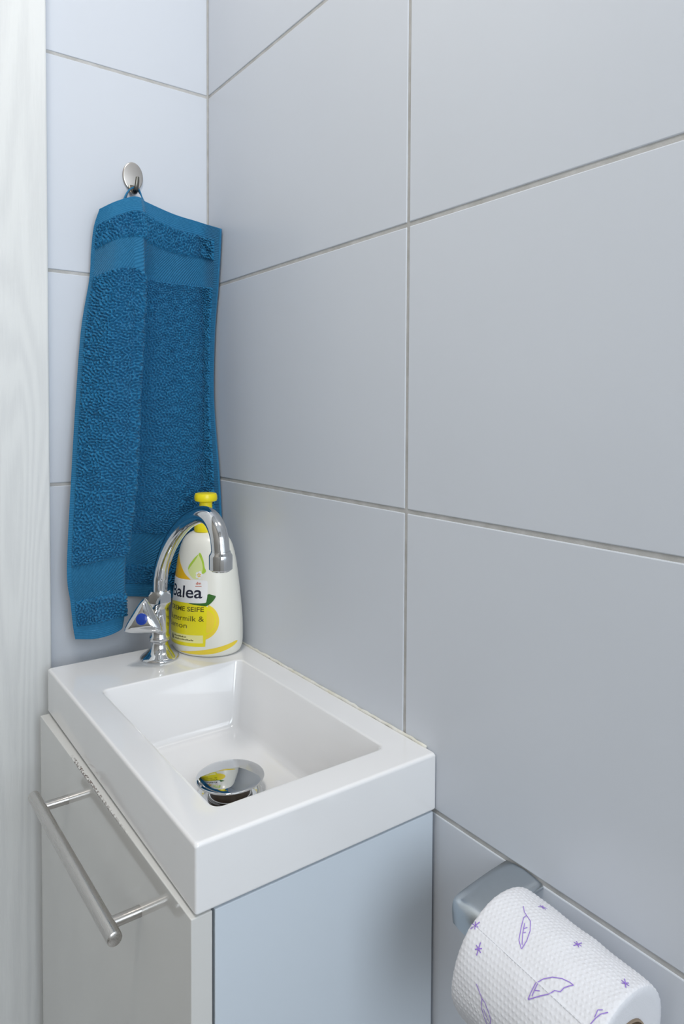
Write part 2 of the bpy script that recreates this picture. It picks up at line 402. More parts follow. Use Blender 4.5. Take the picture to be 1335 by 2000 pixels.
# the front hangs slightly crooked: its far edge stands proud and lower
ang_d = 0.0137
def doorxf(co):
    q = Vector(co); t = (q.y-cy0)/(cy1-cy0)
    return Vector((q.x-0.0055*t, q.y, q.z-0.0012*t))
bm = box_bm((-0.2256, cy0, CZ0+0.002), (-0.2098, cy1, 0.7992), 0.0007, 2)
for v in bm.verts: v.co = doorxf(v.co)
vs = np.array([v.co[:] for v in bm.verts]); bm.verts.index_update(); fs = [[v.index for v in f.verts] for f in bm.faces]; bm.free()
me = bpy.data.meshes.new('door'); me.from_pydata((vs-np.array(DOOR_O)).tolist(), [], fs); me.update()
door = bpy.data.objects.new('door', me); COL.objects.link(door); me.materials.append(m_door)
door.parent = cab; door.location = tuple(np.array(DOOR_O)-ORG[cab.name]); ORG[door.name] = np.array(DOOR_O)
door['label'] = 'glossy white cabinet front with chipped brown upper edge'
HN, HF_ = np.array([-0.2525, -0.3765, 0.7508]), np.array([-0.2562, -0.1335, 0.7502])
hd = (HN-HF_)/np.linalg.norm(HN-HF_); hl = np.linalg.norm(HN-HF_)
v_, f_ = lathe([(0.0, 0), (0.0046, 0), (0.0056, 0.0008), (0.0058, 0.002), (0.0058, hl-0.002), (0.0056, hl-0.0008), (0.0046, hl), (0.0, hl)], HF_, 40, axis=hd, cap0=False, cap1=False)
hbar = obj('handle_bar', v_, f_, m_steel, door, auto=40); hbar['label'] = 'brushed steel bar handle'
for py in (-0.3575, -0.1600):
    t = (py-HF_[1])/(HN[1]-HF_[1]); p = HF_+t*(HN-HF_)
    dx = -0.2256-0.0055*(py-cy0)/(cy1-cy0)
    v_, f_ = lathe([(0.0044, 0), (0.0044, dx-p[0])], p, 32, axis=(1, 0, 0)); obj('handle_post', v_, f_, m_steel2, door, auto=40)

# ---------------------------------------------------------------- faucet
FX, FY, FZ = -0.1063, -0.0920, 0.8500
fc = empty('cold_water_tap', (FX, FY, FZ)); tag(fc, 'chrome pillar tap with curved swivel spout on the basin rim', 'tap')
v_, f_ = lathe([(0.0, 0.0), (0.0222, 0.0), (0.0228, 0.0008), (0.0226, 0.0022), (0.0205, 0.0042), (0.0165, 0.0070), (0.0128, 0.0105), (0.0106, 0.0145), (0.0096, 0.0185), (0.0096, 0.0200)], (FX, FY, FZ), 56, cap0=False); obj('base', v_, f_, m_chrome, fc, auto=60)
v_, f_ = lathe([(0.0096, 0.0200), (0.0118, 0.0215), (0.0124, 0.0240), (0.0118, 0.0265), (0.0104, 0.0285), (0.0108, 0.034), (0.0112, 0.045), (0.0108, 0.055), (0.0100, 0.0615)], (FX, FY, FZ), 48); obj('body', v_, f_, m_chrome, fc, auto=60)
# hexagonal union nut
def hexring(rad, z, n=8):
    pts = []
    for k in range(6):
        a0, a1 = math.radians(60*k+12), math.radians(60*k+72)
        for t in np.linspace(0, 1, n, endpoint=False):
            pts.append((FX+rad*((1-t)*math.cos(a0)+t*math.cos(a1)), FY+rad*((1-t)*math.sin(a0)+t*math.sin(a1)), FZ+z))
    return np.array(pts)
def circ(rad, z, n=48):
    a = math.radians(12)+np.linspace(0, 2*np.pi, n, endpoint=False); return np.stack([FX+rad*np.cos(a), FY+rad*np.sin(a), np.full(n, FZ+z)], 1)
v_, f_ = loft([circ(0.0098, 0.0590), circ(0.0108, 0.0610), hexring(0.0142, 0.0660), hexring(0.0146, 0.0680), hexring(0.0146, 0.0765), circ(0.0126, 0.0790), circ(0.0122, 0.0808), circ(0.0095, 0.0812)]); obj('union_nut', v_, f_, m_chrome, fc, auto=28)
spath = [(FX, -0.0930, 0.9285), (FX, -0.0938, 0.9400), (FX, -0.0958, 0.9500), (FX, -0.1039, 0.9660), (FX, -0.1203, 0.9862), (FX, -0.1437, 1.0060), (FX, -0.1717, 1.0224), (FX, -0.1994, 1.0323), (FX, -0.2178, 1.0350), (FX, -0.2330, 1.0325), (FX, -0.2445, 1.0250), (FX, -0.2510, 1.0145), (FX, -0.2535, 1.0020)]
sp_ = crspline(spath, 8); v_, f_ = tube(sp_, np.linspace(0.0088, 0.0092, len(sp_)), 32); obj('spout', v_, f_, m_chrome, fc, auto=60)
v_, f_ = lathe([(0.0, 0), (0.0088, 0.0), (0.0092, 0.0012), (0.0108, 0.0014), (0.0116, 0.0022), (0.0117, 0.0150), (0.0113, 0.0165), (0.0100, 0.0180), (0.0096, 0.0200), (0.0, 0.02)], (FX, -0.2537, 0.9835), 48, cap0=False, cap1=False); obj('aerator', v_, f_, m_chrome, fc, auto=40)
# three-cornered valve knob facing the user
ka = np.array([-0.56, -0.79, 0.24]); ka /= np.linalg.norm(ka)
kb = np.array([FX-0.0100, FY-0.0020, 0.8990])
side = np.cross(ka, [0, 0, 1.0]); side /= np.linalg.norm(side); up = np.cross(side, ka)
def tri(R_, t, k=0.55, n=72, rot=1):
    pts = []
    for a in np.linspace(0, 2*np.pi, n, endpoint=False):
        # rounded triangle radius, corner up
        b = (a+np.pi/3) % (2*np.pi/3)-np.pi/3
        tri_r = 0.5/math.cos(((a+np.pi/3+np.pi/3) % (2*np.pi/3))-np.pi/3)
        rad = R_*((((1-k)*0.72+k*tri_r)**-6+0.90**-6)**(-1/6))
        aa = a+math.radians(90+rot)
        pts.append(kb+ka*t+rad*(math.cos(aa)*side*-1+math.sin(aa)*up))
    return np.array(pts)
rg = [tri(0.0105, -0.004, 0.0), tri(0.0105, 0.0180, 0.0), tri(0.0150, 0.0230, 0.2), tri(0.0240, 0.0300, 0.75), tri(0.0278, 0.0338, 0.97), tri(0.0288, 0.0358, 1.0), tri(0.0285, 0.0376, 1.0), tri(0.0270, 0.0390, 1.0),
      tri(0.0240, 0.0412, 0.95), tri(0.0180, 0.0434, 0.8), tri(0.0120, 0.0448, 0.5), tri(0.0075, 0.0453, 0.0), tri(0.0001, 0.0454, 0.0)]
v_, f_ = loft(rg); knob = obj('valve_knob', v_, f_, m_chrome, fc, auto=50)
v_, f_ = lathe([(0.0, 0.0444), (0.0064, 0.0444), (0.0064, 0.0458), (0.0060, 0.0461), (0.0, 0.0462)], kb+up*0.0012, 36, axis=ka, cap0=False, cap1=False); bd = obj('cold_mark', v_, f_, m_blue, knob, auto=40); bd['label'] = 'round dark blue cold water dot'

# ---------------------------------------------------------------- soap bottle
BC = np.array([-0.0455, -0.0920]); MJ = np.array([0.4512, -0.8924]); MN = np.array([-0.8924, -0.4512]); BA, BB = 0.0470, 0.0370
bt = empty('soap_bottle', (BC[0], BC[1], 0.8502)); tag(bt, 'white liquid soap bottle with yellow lemon label and yellow pump', 'soap bottle')
PZ = np.array([0.8502, 0.8506, 0.8520, 0.8545, 0.858, 0.863, 0.870, 0.880, 0.890, 0.905, 0.920, 0.935, 0.950, 0.960, 0.970, 0.978, 0.984, 0.989, 0.9925, 0.9945, 0.9955])
PS = np.array([0.840, 0.885, 0.925, 0.955, 0.978, 0.993, 1.0, 0.998, 0.990, 0.962, 0.930, 0.892, 0.850, 0.817, 0.772, 0.722, 0.665, 0.585, 0.490, 0.400, 0.310])
def bsc(z): return np.interp(z, PZ, PS)
def bpt(phi, z, off=0.0):
    s = bsc(z); n = np.array([math.sin(phi)/BA, math.cos(phi)/BB]); n /= np.linalg.norm(n)
    q = BC+(s*BA*math.sin(phi)+off*n[0])*MJ+(s*BB*math.cos(phi)+off*n[1])*MN
    return (q[0], q[1], z)
ph = np.linspace(0, 2*np.pi, 96, endpoint=False)
v_, f_ = loft([np.array([bpt(p, z) for p in ph]) for z in PZ]); obj('bottle_body', v_, f_, m_bottle, bt, auto=50)
NC = (BC[0]-0.0012, BC[1]+0.0005)
v_, f_ = lathe([(0.0140, 0.9952), (0.0142, 0.9975), (0.0138, 1.0040), (0.0120, 1.0085), (0.0095, 1.0100), (0.0082, 1.0110)], (NC[0], NC[1], 0), 40); obj('pump_collar', v_, f_, m_yellow, bt, auto=40)
pmp = lathe([(0.0078, 1.0095), (0.0078, 1.0305), (0.0100, 1.0315), (0.0133, 1.0325), (0.0140, 1.0345), (0.0138, 1.0385), (0.0128, 1.0412), (0.0105, 1.0418), (0.0, 1.0422)], (NC[0], NC[1], 0), 40, cap1=False); obj('pump_head', pmp[0], pmp[1], m_yellow, bt, auto=50)

TILT = 4.4e-5
def prnt(name, polys, m, off, tri_max=0.0025):
    """flat print on the bottle: closed outlines given as (angle in degrees round the bottle, height)"""
    bm = bmesh.new()
    for poly in polys:
        vs = [bm.verts.new((math.radians(p)*0.045, z, 0)) for p, z in poly]
        try: bm.faces.new(vs)
        except ValueError: pass
    return wrap(name, bm, m, off, tri_max)
def wrap(name, bm, m, off, tri_max=0.0025):
    bmesh.ops.triangulate(bm, faces=list(bm.faces), ngon_method='EAR_CLIP')
    for _ in range(5):
        ee = [e for e in bm.edges if e.calc_length() > tri_max]
        if not ee: break
        bmesh.ops.subdivide_edges(bm, edges=ee, cuts=1); bmesh.ops.triangulate(bm, faces=list(bm.faces))
    bm.verts.index_update()
    vs = []
    for v in bm.verts:
        phi = v.co.x/0.045; vs.append(bpt(phi, v.co.y+TILT*math.degrees(phi), off))
    fs = [[q.index for q in f.verts] for f in bm.faces]; bm.free()
    return obj(name, vs, fs, m, bt)
def smoothpoly(pts, m=5):
    P = np.array(pts+[pts[0]], float); Q = np.concatenate([[P[-2]], P, [P[1]]]); out = []
    for i in range(len(P)-1):
        p0, p1, p2, p3 = Q[i:i+4]
        for t in np.linspace(0, 1, m, endpoint=False):
            out.append(tuple(.5*((2*p1)+(-p0+p2)*t+(2*p0-5*p1+4*p2-p3)*t*t+(-p0+3*p1-3*p2+p3)*t**3)))
    return out
def ell(p, z, a, b, n=28, t0=0, t1=360): return [(p+a*math.cos(math.radians(t)), z+b*math.sin(math.radians(t))) for t in np.linspace(t0, t1, n, endpoint=(t1-t0) < 360)]
def lab_text(name, body, x0, x1, z, h, m, off, bold=0.0):
    """lettering stretched between two angles, baseline height z, capital height h"""
    c = bpy.data.curves.new(name, 'FONT'); c.body = body; c.size = 1.0; c.offset = bold; c.resolution_u = 4
    t = bpy.data.objects.new(name+'_tmp', c); COL.objects.link(t)
    me = bpy.data.meshes.new_from_object(t.evaluated_get(bpy.context.evaluated_depsgraph_get()))
    bpy.data.objects.remove(t); bpy.data.curves.remove(c)
    bm = bmesh.new(); bm.from_mesh(me); bpy.data.meshes.remove(me)
    xs_ = [v.co.x for v in bm.verts]; a, b = min(xs_), max(xs_)
    for v in bm.verts:
        f = (v.co.x-a)/(b-a)
        v.co = Vector((math.radians(x0+(x1-x0)*f)*0.045, z+v.co.y/0.70*h, 0))
    return wrap(name, bm, m, off, 0.004)
o1, o2, o3, o4, o5 = 0.00010, 0.00018, 0.00026, 0.00034, 0.00042
# lemon halves behind the label, yellow field, badge, strip
prnt('printed_lemon_ring', [[*ell(19, 0.8925, 32, 0.0222, 40, -75, 62), *reversed(ell(19, 0.8925, 30.0, 0.0207, 40, -75, 62))]], m_pgold, o1)
prnt('printed_lemon_slice', [ell(19, 0.8935, 27, 0.0185, 48)], m_pyel, o2)
prnt('printed_lemon_flesh', [smoothpoly([(30, 0.906), (41, 0.9010), (44, 0.8935), (41, 0.8850), (33, 0.8795), (28, 0.884), (31, 0.893)])], m_pgold, o3)
prnt('yellow_label_field', [smoothpoly([(-74, 0.9150), (-40, 0.9150), (0, 0.9140), (26, 0.9120), (31, 0.9090), (31, 0.8950), (30, 0.8800), (29, 0.8650), (26, 0.8630), (0, 0.8630), (-40, 0.8630), (-74, 0.8640)], 4)], m_pyel, o3+0.00002)
prnt('pale_label_strip', [[(-74, 0.8765), (25.5, 0.8765), (25.5, 0.8672), (-74, 0.8672)]], m_pyel2, o4)
prnt('printed_leaf', [smoothpoly([(0, 0.9135), (18, 0.9125), (28, 0.9108), (33, 0.9115), (40, 0.9150), (46.5, 0.9212), (40, 0.9230), (34, 0.9245), (31, 0.9180), (18, 0.9155)], 4)], m_pgreen, o3+0.00005)
prnt('printed_orange_wedge', [smoothpoly([(-46, 0.9700), (-30, 0.9600), (-12, 0.9480), (2, 0.9400), (-30, 0.9385), (-60, 0.9400), (-66, 0.9550), (-58, 0.9660)], 4)], m_porange, o1)
prnt('printed_orange_rind', [smoothpoly([(-50, 0.9690), (-58, 0.9650), (-66, 0.9540), (-62, 0.9400), (-55, 0.9400), (-60, 0.9550), (-53, 0.9640)], 4)], m_pyel, o2)
prnt('printed_lime_slice', [smoothpoly([(17, 0.9715), (7, 0.9660), (-3, 0.9570), (-5, 0.9520), (4, 0.9440), (15, 0.9425), (24, 0.9470), (26, 0.9560), (23, 0.9640)], 4)], m_plime2, o2)
prnt('printed_lime_rind', [smoothpoly([(15, 0.9712), (19, 0.9722), (25, 0.9640), (27.5, 0.9560), (30, 0.9510), (23, 0.9485), (24, 0.9560), (21, 0.9640)], 4)], m_plime, o3)
prnt('printed_lime_rind', [smoothpoly([(14, 0.9708), (6, 0.9665), (-4, 0.9580), (-5, 0.9530), (-1, 0.9570), (8, 0.9640)], 4)], m_plime, o3)
prnt('printed_blossom', [ell(17.5+4.2*math.cos(a), 0.9472+0.0030*math.sin(a), 2.8, 0.0019, 12) for a in np.arange(0, 6.2, 1.2566)], m_pwhite, o3)
prnt('printed_blossom_eye', [ell(17.5+2.4*math.cos(a), 0.9470+0.0018*math.sin(a), 1.1, 0.0008, 8) for a in np.arange(0.4, 6.2, 1.2566)], m_porange, o4)
prnt('white_brand_badge', [smoothpoly([(-70, 0.9415), (-30, 0.9418), (10, 0.9412), (29, 0.9405), (33, 0.9380), (33, 0.9280), (31, 0.9175), (27, 0.9145), (0, 0.9142), (-30, 0.9142), (-70, 0.9142)], 4)], m_pwhite, o4)
lab_text('brand_lettering', 'Balea', -47, 24, 0.9203, 0.0140, m_pnavy, o5, 0.012)
lab_text('small_brand_mark', 'dm', 12.5, 21.5, 0.9360, 0.0032, m_pred, o5, 0.02)
prnt('small_brand_mark', [[(11.5, 0.9345), (22.5, 0.9345), (22.5, 0.9337), (11.5, 0.9337)]], m_pred, o5)
lab_text('product_lettering', 'CREME SEIFE', -47, 27, 0.9043, 0.0054, m_polive, o5, 0.012)
lab_text('scent_lettering', 'Buttermilk &', -47, 27, 0.8930, 0.0062, m_polive, o5)
lab_text('scent_lettering', 'Lemon', -47, -1, 0.8842, 0.0062, m_polive, o5)
prnt('printed_drop', [smoothpoly([(-36, 0.8752), (-38.5, 0.8718), (-38, 0.8692), (-35.5, 0.8684), (-33, 0.8695), (-33, 0.8718)], 4)], m_polive, o5)
random.seed(3)
for z_, xe in ((0.8728, -2), (0.8696, 9)):
    pl, x = [], -30.0
    while x < xe:
        w = random.uniform(1.0, 2.0); hh = random.choice((0.0012, 0.0012, 0.0017)); pl.append([(x, z_), (x+w, z_), (x+w, z_+hh), (x, z_+hh)]); x += w+0.6
    prnt('fine_print', pl, m_polive, o5)
prnt('printed_lemon_base', [smoothpoly([(-20, 0.8545), (10, 0.8530), (40, 0.8535), (62, 0.8560), (78, 0.8590), (88, 0.8625), (80, 0.8640), (66, 0.8605), (40, 0.8575), (10, 0.8566)], 4)], m_pgold, o1)

# ---------------------------------------------------------------- towel
TW = [
 [(-0.1509,-0.018,1.3854),(-0.133,-0.024,1.3958),(-0.1142,-0.028,1.404),(-0.1056,-0.029,1.4045),(-0.1019,-0.026,1.404),(-0.0938,-0.02,1.4031),(-0.0534,-0.012,1.3963),(-0.0162,-0.012,1.3918),(-0.005,-0.0469,1.3787)],
 [(-0.159,-0.02,1.3635),(-0.1369,-0.028,1.3758),(-0.1157,-0.032,1.3858),(-0.1049,-0.034,1.3866),(-0.1008,-0.03,1.3869),(-0.092,-0.022,1.3864),(-0.0524,-0.013,1.3779),(-0.0162,-0.012,1.375),(-0.005,-0.0454,1.3634)],
 [(-0.1634,-0.022,1.3339),(-0.1366,-0.034,1.3471),(-0.1158,-0.039,1.3528),(-0.1057,-0.041,1.3521),(-0.1012,-0.034,1.3516),(-0.0916,-0.024,1.3505),(-0.053,-0.014,1.3454),(-0.0163,-0.012,1.3446),(-0.005,-0.0424,1.3369)],
 [(-0.1665,-0.026,1.3014),(-0.14,-0.04,1.3108),(-0.1184,-0.046,1.315),(-0.1072,-0.048,1.3086),(-0.1035,-0.038,1.3081),(-0.0937,-0.024,1.3095),(-0.0531,-0.014,1.3078),(-0.0163,-0.012,1.3081),(-0.005,-0.0378,1.3037)],
 [(-0.1782,-0.03,1.2395),(-0.1478,-0.046,1.2403),(-0.1216,-0.054,1.2414),(-0.1128,-0.054,1.2403),(-0.1103,-0.04,1.2405),(-0.1019,-0.024,1.2419),(-0.0537,-0.015,1.2435),(-0.0164,-0.012,1.2464),(-0.005,-0.0285,1.2457)],
 [(-0.1857,-0.034,1.155),(-0.155,-0.05,1.1553),(-0.1291,-0.06,1.1555),(-0.1197,-0.058,1.1557),(-0.119,-0.042,1.1559),(-0.1101,-0.024,1.1562),(-0.0571,-0.016,1.1571),(-0.0166,-0.012,1.1577),(-0.005,-0.026,1.1577)],
 [(-0.1921,-0.036,1.0594),(-0.161,-0.052,1.059),(-0.134,-0.062,1.0584),(-0.1252,-0.06,1.0577),(-0.1258,-0.042,1.0594),(-0.1183,-0.024,1.0608),(-0.0589,-0.016,1.0605),(-0.0153,-0.012,1.0581),(-0.005,-0.0404,1.0584)],
 [(-0.1969,-0.038,0.9574),(-0.1687,-0.052,0.9643),(-0.1436,-0.06,0.9687),(-0.1352,-0.057,0.9684),(-0.1356,-0.04,0.9819),(-0.1264,-0.024,0.9874),(-0.0598,-0.016,0.9816),(-0.0124,-0.012,0.9763),(-0.005,-0.0478,0.9807)],
 [(-0.1932,-0.038,0.9171),(-0.1672,-0.05,0.923),(-0.144,-0.057,0.9253),(-0.1353,-0.054,0.9247),(-0.1352,-0.038,0.9407),(-0.1279,-0.024,0.9498),(-0.0599,-0.016,0.9412),(-0.0118,-0.012,0.9345),(-0.005,-0.0492,0.9404)],
 [(-0.1905,-0.038,0.8882),(-0.1671,-0.049,0.8905),(-0.1448,-0.055,0.8949),(-0.1357,-0.052,0.897),(-0.1356,-0.037,0.9154),(-0.128,-0.024,0.9256),(-0.06,-0.016,0.9149),(-0.0111,-0.012,0.9072),(-0.005,-0.0492,0.9139)],
 [(-0.1882,-0.038,0.8732),(-0.1669,-0.048,0.8725),(-0.147,-0.054,0.8771),(-0.1373,-0.051,0.8839),(-0.136,-0.036,0.8995),(-0.1281,-0.024,0.9095),(-0.0601,-0.016,0.8981),(-0.0111,-0.012,0.8898),(-0.005,-0.0492,0.8969)]]
TW = np.array(TW)
for k, (dx_, y_) in {1: (.003, -.013), 2: (.005, -.010), 3: (.006, -.010), 4: (.007, -.012), 5: (.006, -.018), 6: (.004, -.026)}.items():
    TW[k, 0, 0] += dx_; TW[k, 0, 1] = y_       # the edge curls back to the wall
for k in range(3, 11):                             # the left half stands well proud of the right half
    TW[k, 4, 0] -= 0.006; TW[k, 4, 1] += 0.010; TW[k, 5, 0] -= 0.004; TW[k, 5, 1] = -0.0145
def cr_eval(P, t):
    """Catmull-Rom along axis 0 of P at (chord-less) parameters t in [0, len-1]"""
    Q = np.concatenate([[2*P[0]-P[1]], P, [2*P[-1]-P[-2]]]); i = np.clip(np.floor(t).astype(int), 0, len(P)-2); f = (t-i).reshape((-1,)+(1,)*(P.ndim-1))
    p0, p1, p2, p3 = Q[i], Q[i+1], Q[i+2], Q[i+3]
    return .5*((2*p1)+(-p0+p2)*f+(2*p0-5*p1+4*p2-p3)*f*f+(-p0+3*p1-3*p2+p3)*f**3)
NU, NV = 430, 680
arc_u = np.concatenate([[0], np.cumsum(np.linalg.norm(np.diff(TW.mean(0), axis=0), axis=1))])
arc_v = np.concatenate([[0], np.cumsum(np.linalg.norm(np.diff(TW[:, 1], axis=0), axis=1))])
ulen, vlen = arc_u[-1], arc_v[-1]
us = np.linspace(0, ulen, NU); vs_ = np.linspace(0, vlen, NV)
# snap the row seams to grid rows
seam_rows = [int(round(a/vlen*(NV-1))) for a in arc_v]
tu = np.interp(us, arc_u, np.arange(len(arc_u))); tv = np.interp(np.arange(NV), seam_rows, np.arange(len(arc_v)))
Gd = cr_eval(TW, tv); Gd = np.swapaxes(cr_eval(np.swapaxes(Gd, 0, 1), tu), 0, 1)   # NV,NU,3
Gd[..., 1] = np.minimum(Gd[..., 1], -0.0095); Gd[..., 0] = np.minimum(Gd[..., 0], -0.0048)
du = np.gradient(Gd, axis=1); dv = np.gradient(Gd, axis=0)
Nn = np.cross(dv, du); Nn /= np.linalg.norm(Nn, axis=2)[..., None]
if Nn[NV//2, NU//8, 1] > 0: Nn = -Nn
rng = np.random.default_rng(7)
def bandnoise(lo, hi, seed):
    g = np.random.default_rng(seed).normal(size=(NV, NU)); Fq = np.fft.fft2(g)
    fy = np.fft.fftfreq(NV, vlen/NV)[:, None]; fx = np.fft.fftfreq(NU, ulen/NU)[None, :]
    w = np.hypot(fx, fy); Fq *= np.exp(-((w-lo)/hi)**2); o = np.fft.ifft2(Fq).real; return o/o.std()
loops = bandnoise(290, 85, 1); soft = bandnoise(60, 40, 2)
H = 0.0026+0.0021*np.tanh(1.3*loops)+0.0005*soft
# broad hang folds of the heavy cloth
UU, VV = np.meshgrid(us, vs_)
tow = empty('hand_towel', (-0.104, -0.028, 0.873)); tag(tow, 'blue terry hand towel hanging from the wall hook', 'towel')
def sheet(name, r0, r1, c0, c1, m, h, step=1):
    rr_ = np.unique(np.append(np.arange(r0, r1, step), r1)); cc_ = np.unique(np.append(np.arange(c0, c1, step), c1))
    P = Gd[np.ix_(rr_, cc_)]; n = Nn[np.ix_(rr_, cc_)]
    hh = h[np.ix_(rr_, cc_)] if isinstance(h, np.ndarray) else np.full((len(rr_), len(cc_)), h)
    if isinstance(h, np.ndarray):
        ey = np.clip(np.minimum(np.arange(len(rr_)), np.arange(len(rr_))[::-1])/3.0, 0, 1); ex = np.clip(np.minimum(np.arange(len(cc_)), np.arange(len(cc_))[::-1])/3.0, 0, 1)
        hh = 0.0006+(hh-0.0006)*ey[:, None]*ex[None, :]
    P = (P+n*hh[..., None]).reshape(-1, 3); a, b = len(rr_), len(cc_)
    idx = np.arange(a*b).reshape(a, b)
    F = np.stack([idx[:-1, :-1], idx[1:, :-1], idx[1:, 1:], idx[:-1, 1:]], -1).reshape(-1, 4)
    me = bpy.data.meshes.new(name); me.from_pydata((P-ORG[tow.name]).tolist(), [], F.tolist()); me.update()
    uv = me.uv_layers.new(name='UVMap'); pu = UU[np.ix_(rr_, cc_)].reshape(-1); pv = VV[np.ix_(rr_, cc_)].reshape(-1)
    li = F.reshape(-1); uv.data.foreach_set('uv', np.stack([pu[li], pv[li]], 1).reshape(-1).astype(np.float32))
    return link(name, me, m, tow, ORG[tow.name])
sr = seam_rows; SEL = 14; SLL = 9
sheet('hem', sr[0], sr[1], 0, NU-1, m_hem, 0.0010, 3)
sheet('terry_pile', sr[1], sr[2], SLL, NU-1-SEL, m_terry, H)
sheet('woven_band', sr[2], sr[3], SLL, NU-1-SEL, m_band, 0.0009, 3)
sheet('terry_pile', sr[3], sr[7], SLL, NU-1-SEL, m_terry, H)
sheet('woven_band', sr[7], sr[8], SLL, NU-1-SEL, m_band, 0.0009, 3)
sheet('terry_pile', sr[8], sr[9], SLL, NU-1-SEL, m_terry, H)
sheet('hem', sr[9], sr[10], 0, NU-1, m_hem, 0.0010, 3)
sheet('selvage', sr[1], sr[9], 0, SLL, m_hem, 0.0010, 2)
sheet('selvage', sr[1], sr[9], NU-1-SEL, NU-1, m_hem, 0.0010, 2)
# the cloth itself: a closed 3 mm slab behind the pile
rr_ = np.unique(np.append(np.arange(0, NV, 6), NV-1)); cc_ = np.unique(np.append(np.arange(0, NU, 4), NU-1))
P0 = Gd[np.ix_(rr_, cc_)]; n0 = Nn[np.ix_(rr_, cc_)]; a, b = len(rr_), len(cc_)
Pf = (P0+n0*0.0004).reshape(-1, 3); Pb = (P0-n0*0.0030).reshape(-1, 3)
Pb[:, 1] = np.minimum(Pb[:, 1], -0.002); Pb[:, 0] = np.minimum(Pb[:, 0], -0.0006)
idx = np.arange(a*b).reshape(a, b); F = []
q = np.stack([idx[:-1, :-1], idx[1:, :-1], idx[1:, 1:], idx[:-1, 1:]], -1).reshape(-1, 4); F += q.tolist(); F += (q[:, ::-1]+a*b).tolist()
rim = np.concatenate([idx[0, :], idx[1:, -1], idx[-1, -2::-1], idx[-2:0:-1, 0]])
for k in range(len(rim)):
    i, j = rim[k], rim[(k+1) % len(rim)]; F.append([i, j, j+a*b, i+a*b])
obj('ground_weave', np.concatenate([Pf, Pb]), F, m_hem, tow)
# hanging loop over the hook
def ribbon(path, wdir, w, th):
    P = np.array(path, float); T = np.gradient(P, axis=0); T /= np.linalg.norm(T, axis=1)[:, None]; rings = []
    for p, t in zip(P, T):
        k_ = len(rings)/(len(P)-1); e_ = abs(2*k_-1)**1.5; wd = np.array(wdir, float)*(1-e_)+np.array([0.75, 0.66, 0])*e_; wd = wd-t*(wd@t); wd /= np.linalg.norm(wd); n = np.cross(t, wd)
        rings.append([p+wd*w/2+n*th/2, p-wd*w/2+n*th/2, p-wd*w/2-n*th/2, p+wd*w/2-n*th/2])
    return loft(rings)
lpth = crspline([(-0.1225, -0.0225, 1.392), (-0.1195, -0.0200, 1.404), (-0.1145, -0.0170, 1.4140), (-0.1100, -0.0165, 1.4185), (-0.1060, -0.0165, 1.4195), (-0.1015, -0.0165, 1.4165), (-0.0975, -0.0175, 1.4080), (-0.0940, -0.0180, 1.3950)], 6)
v_, f_ = ribbon(lpth, (0, 1, 0.1), 0.0085, 0.0016); obj('hanging_loop', v_, f_, m_hem, tow, auto=40)

# hook
hk = empty('wall_hook', (-0.104, 0, 1.4388)); tag(hk, 'oval satin metal hook on the tiles above the towel', 'hook')
t = np.linspace(0, 2*np.pi, 56, endpoint=False)
def oval(ins, y): return np.stack([-0.1040+(0.0130-ins)*np.cos(t), np.full(56, y), 1.4375+(0.0178-ins)*np.sin(t)], 1)
v_, f_ = loft([oval(0.0004, 0.0), oval(0, -0.0006), oval(0, -0.0020), oval(0.0006, -0.0027), oval(0.0016, -0.0029)]); obj('hook_plate', v_, f_, m_hook, hk, auto=40)
pp = crspline([(-0.1060, -0.0020, 1.4260), (-0.1063, -0.0050, 1.4195), (-0.1068, -0.0110, 1.4140), (-0.1075, -0.0180, 1.4128), (-0.1075, -0.0230, 1.4160), (-0.1071, -0.0255, 1.4225), (-0.1068, -0.0262, 1.4290), (-0.1067, -0.0263, 1.4305)], 6)
P = pp; T = np.gradient(P, axis=0); T /= np.linalg.norm(T, axis=1)[:, None]; rings = []
for k, (p, tt) in enumerate(zip(P, T)):
    fr_ = k/(len(P)-1); w = 0.0085*(1-fr_)+0.0040*fr_
    if fr_ > 0.93: w *= max(0.35, math.sqrt(max(0.0, 1-((fr_-0.93)/0.07)**2)))
    n = np.cross(tt, [1, 0, 0]); n /= np.linalg.norm(n)
    rings.append([p+np.array([math.cos(a)*w/2, 0, 0])+n*math.sin(a)*0.0013 for a in np.linspace(0, 2*np.pi, 16, endpoint=False)])
v_, f_ = loft(rings); obj('hook_prong', v_, f_, m_prong, hk, auto=50)

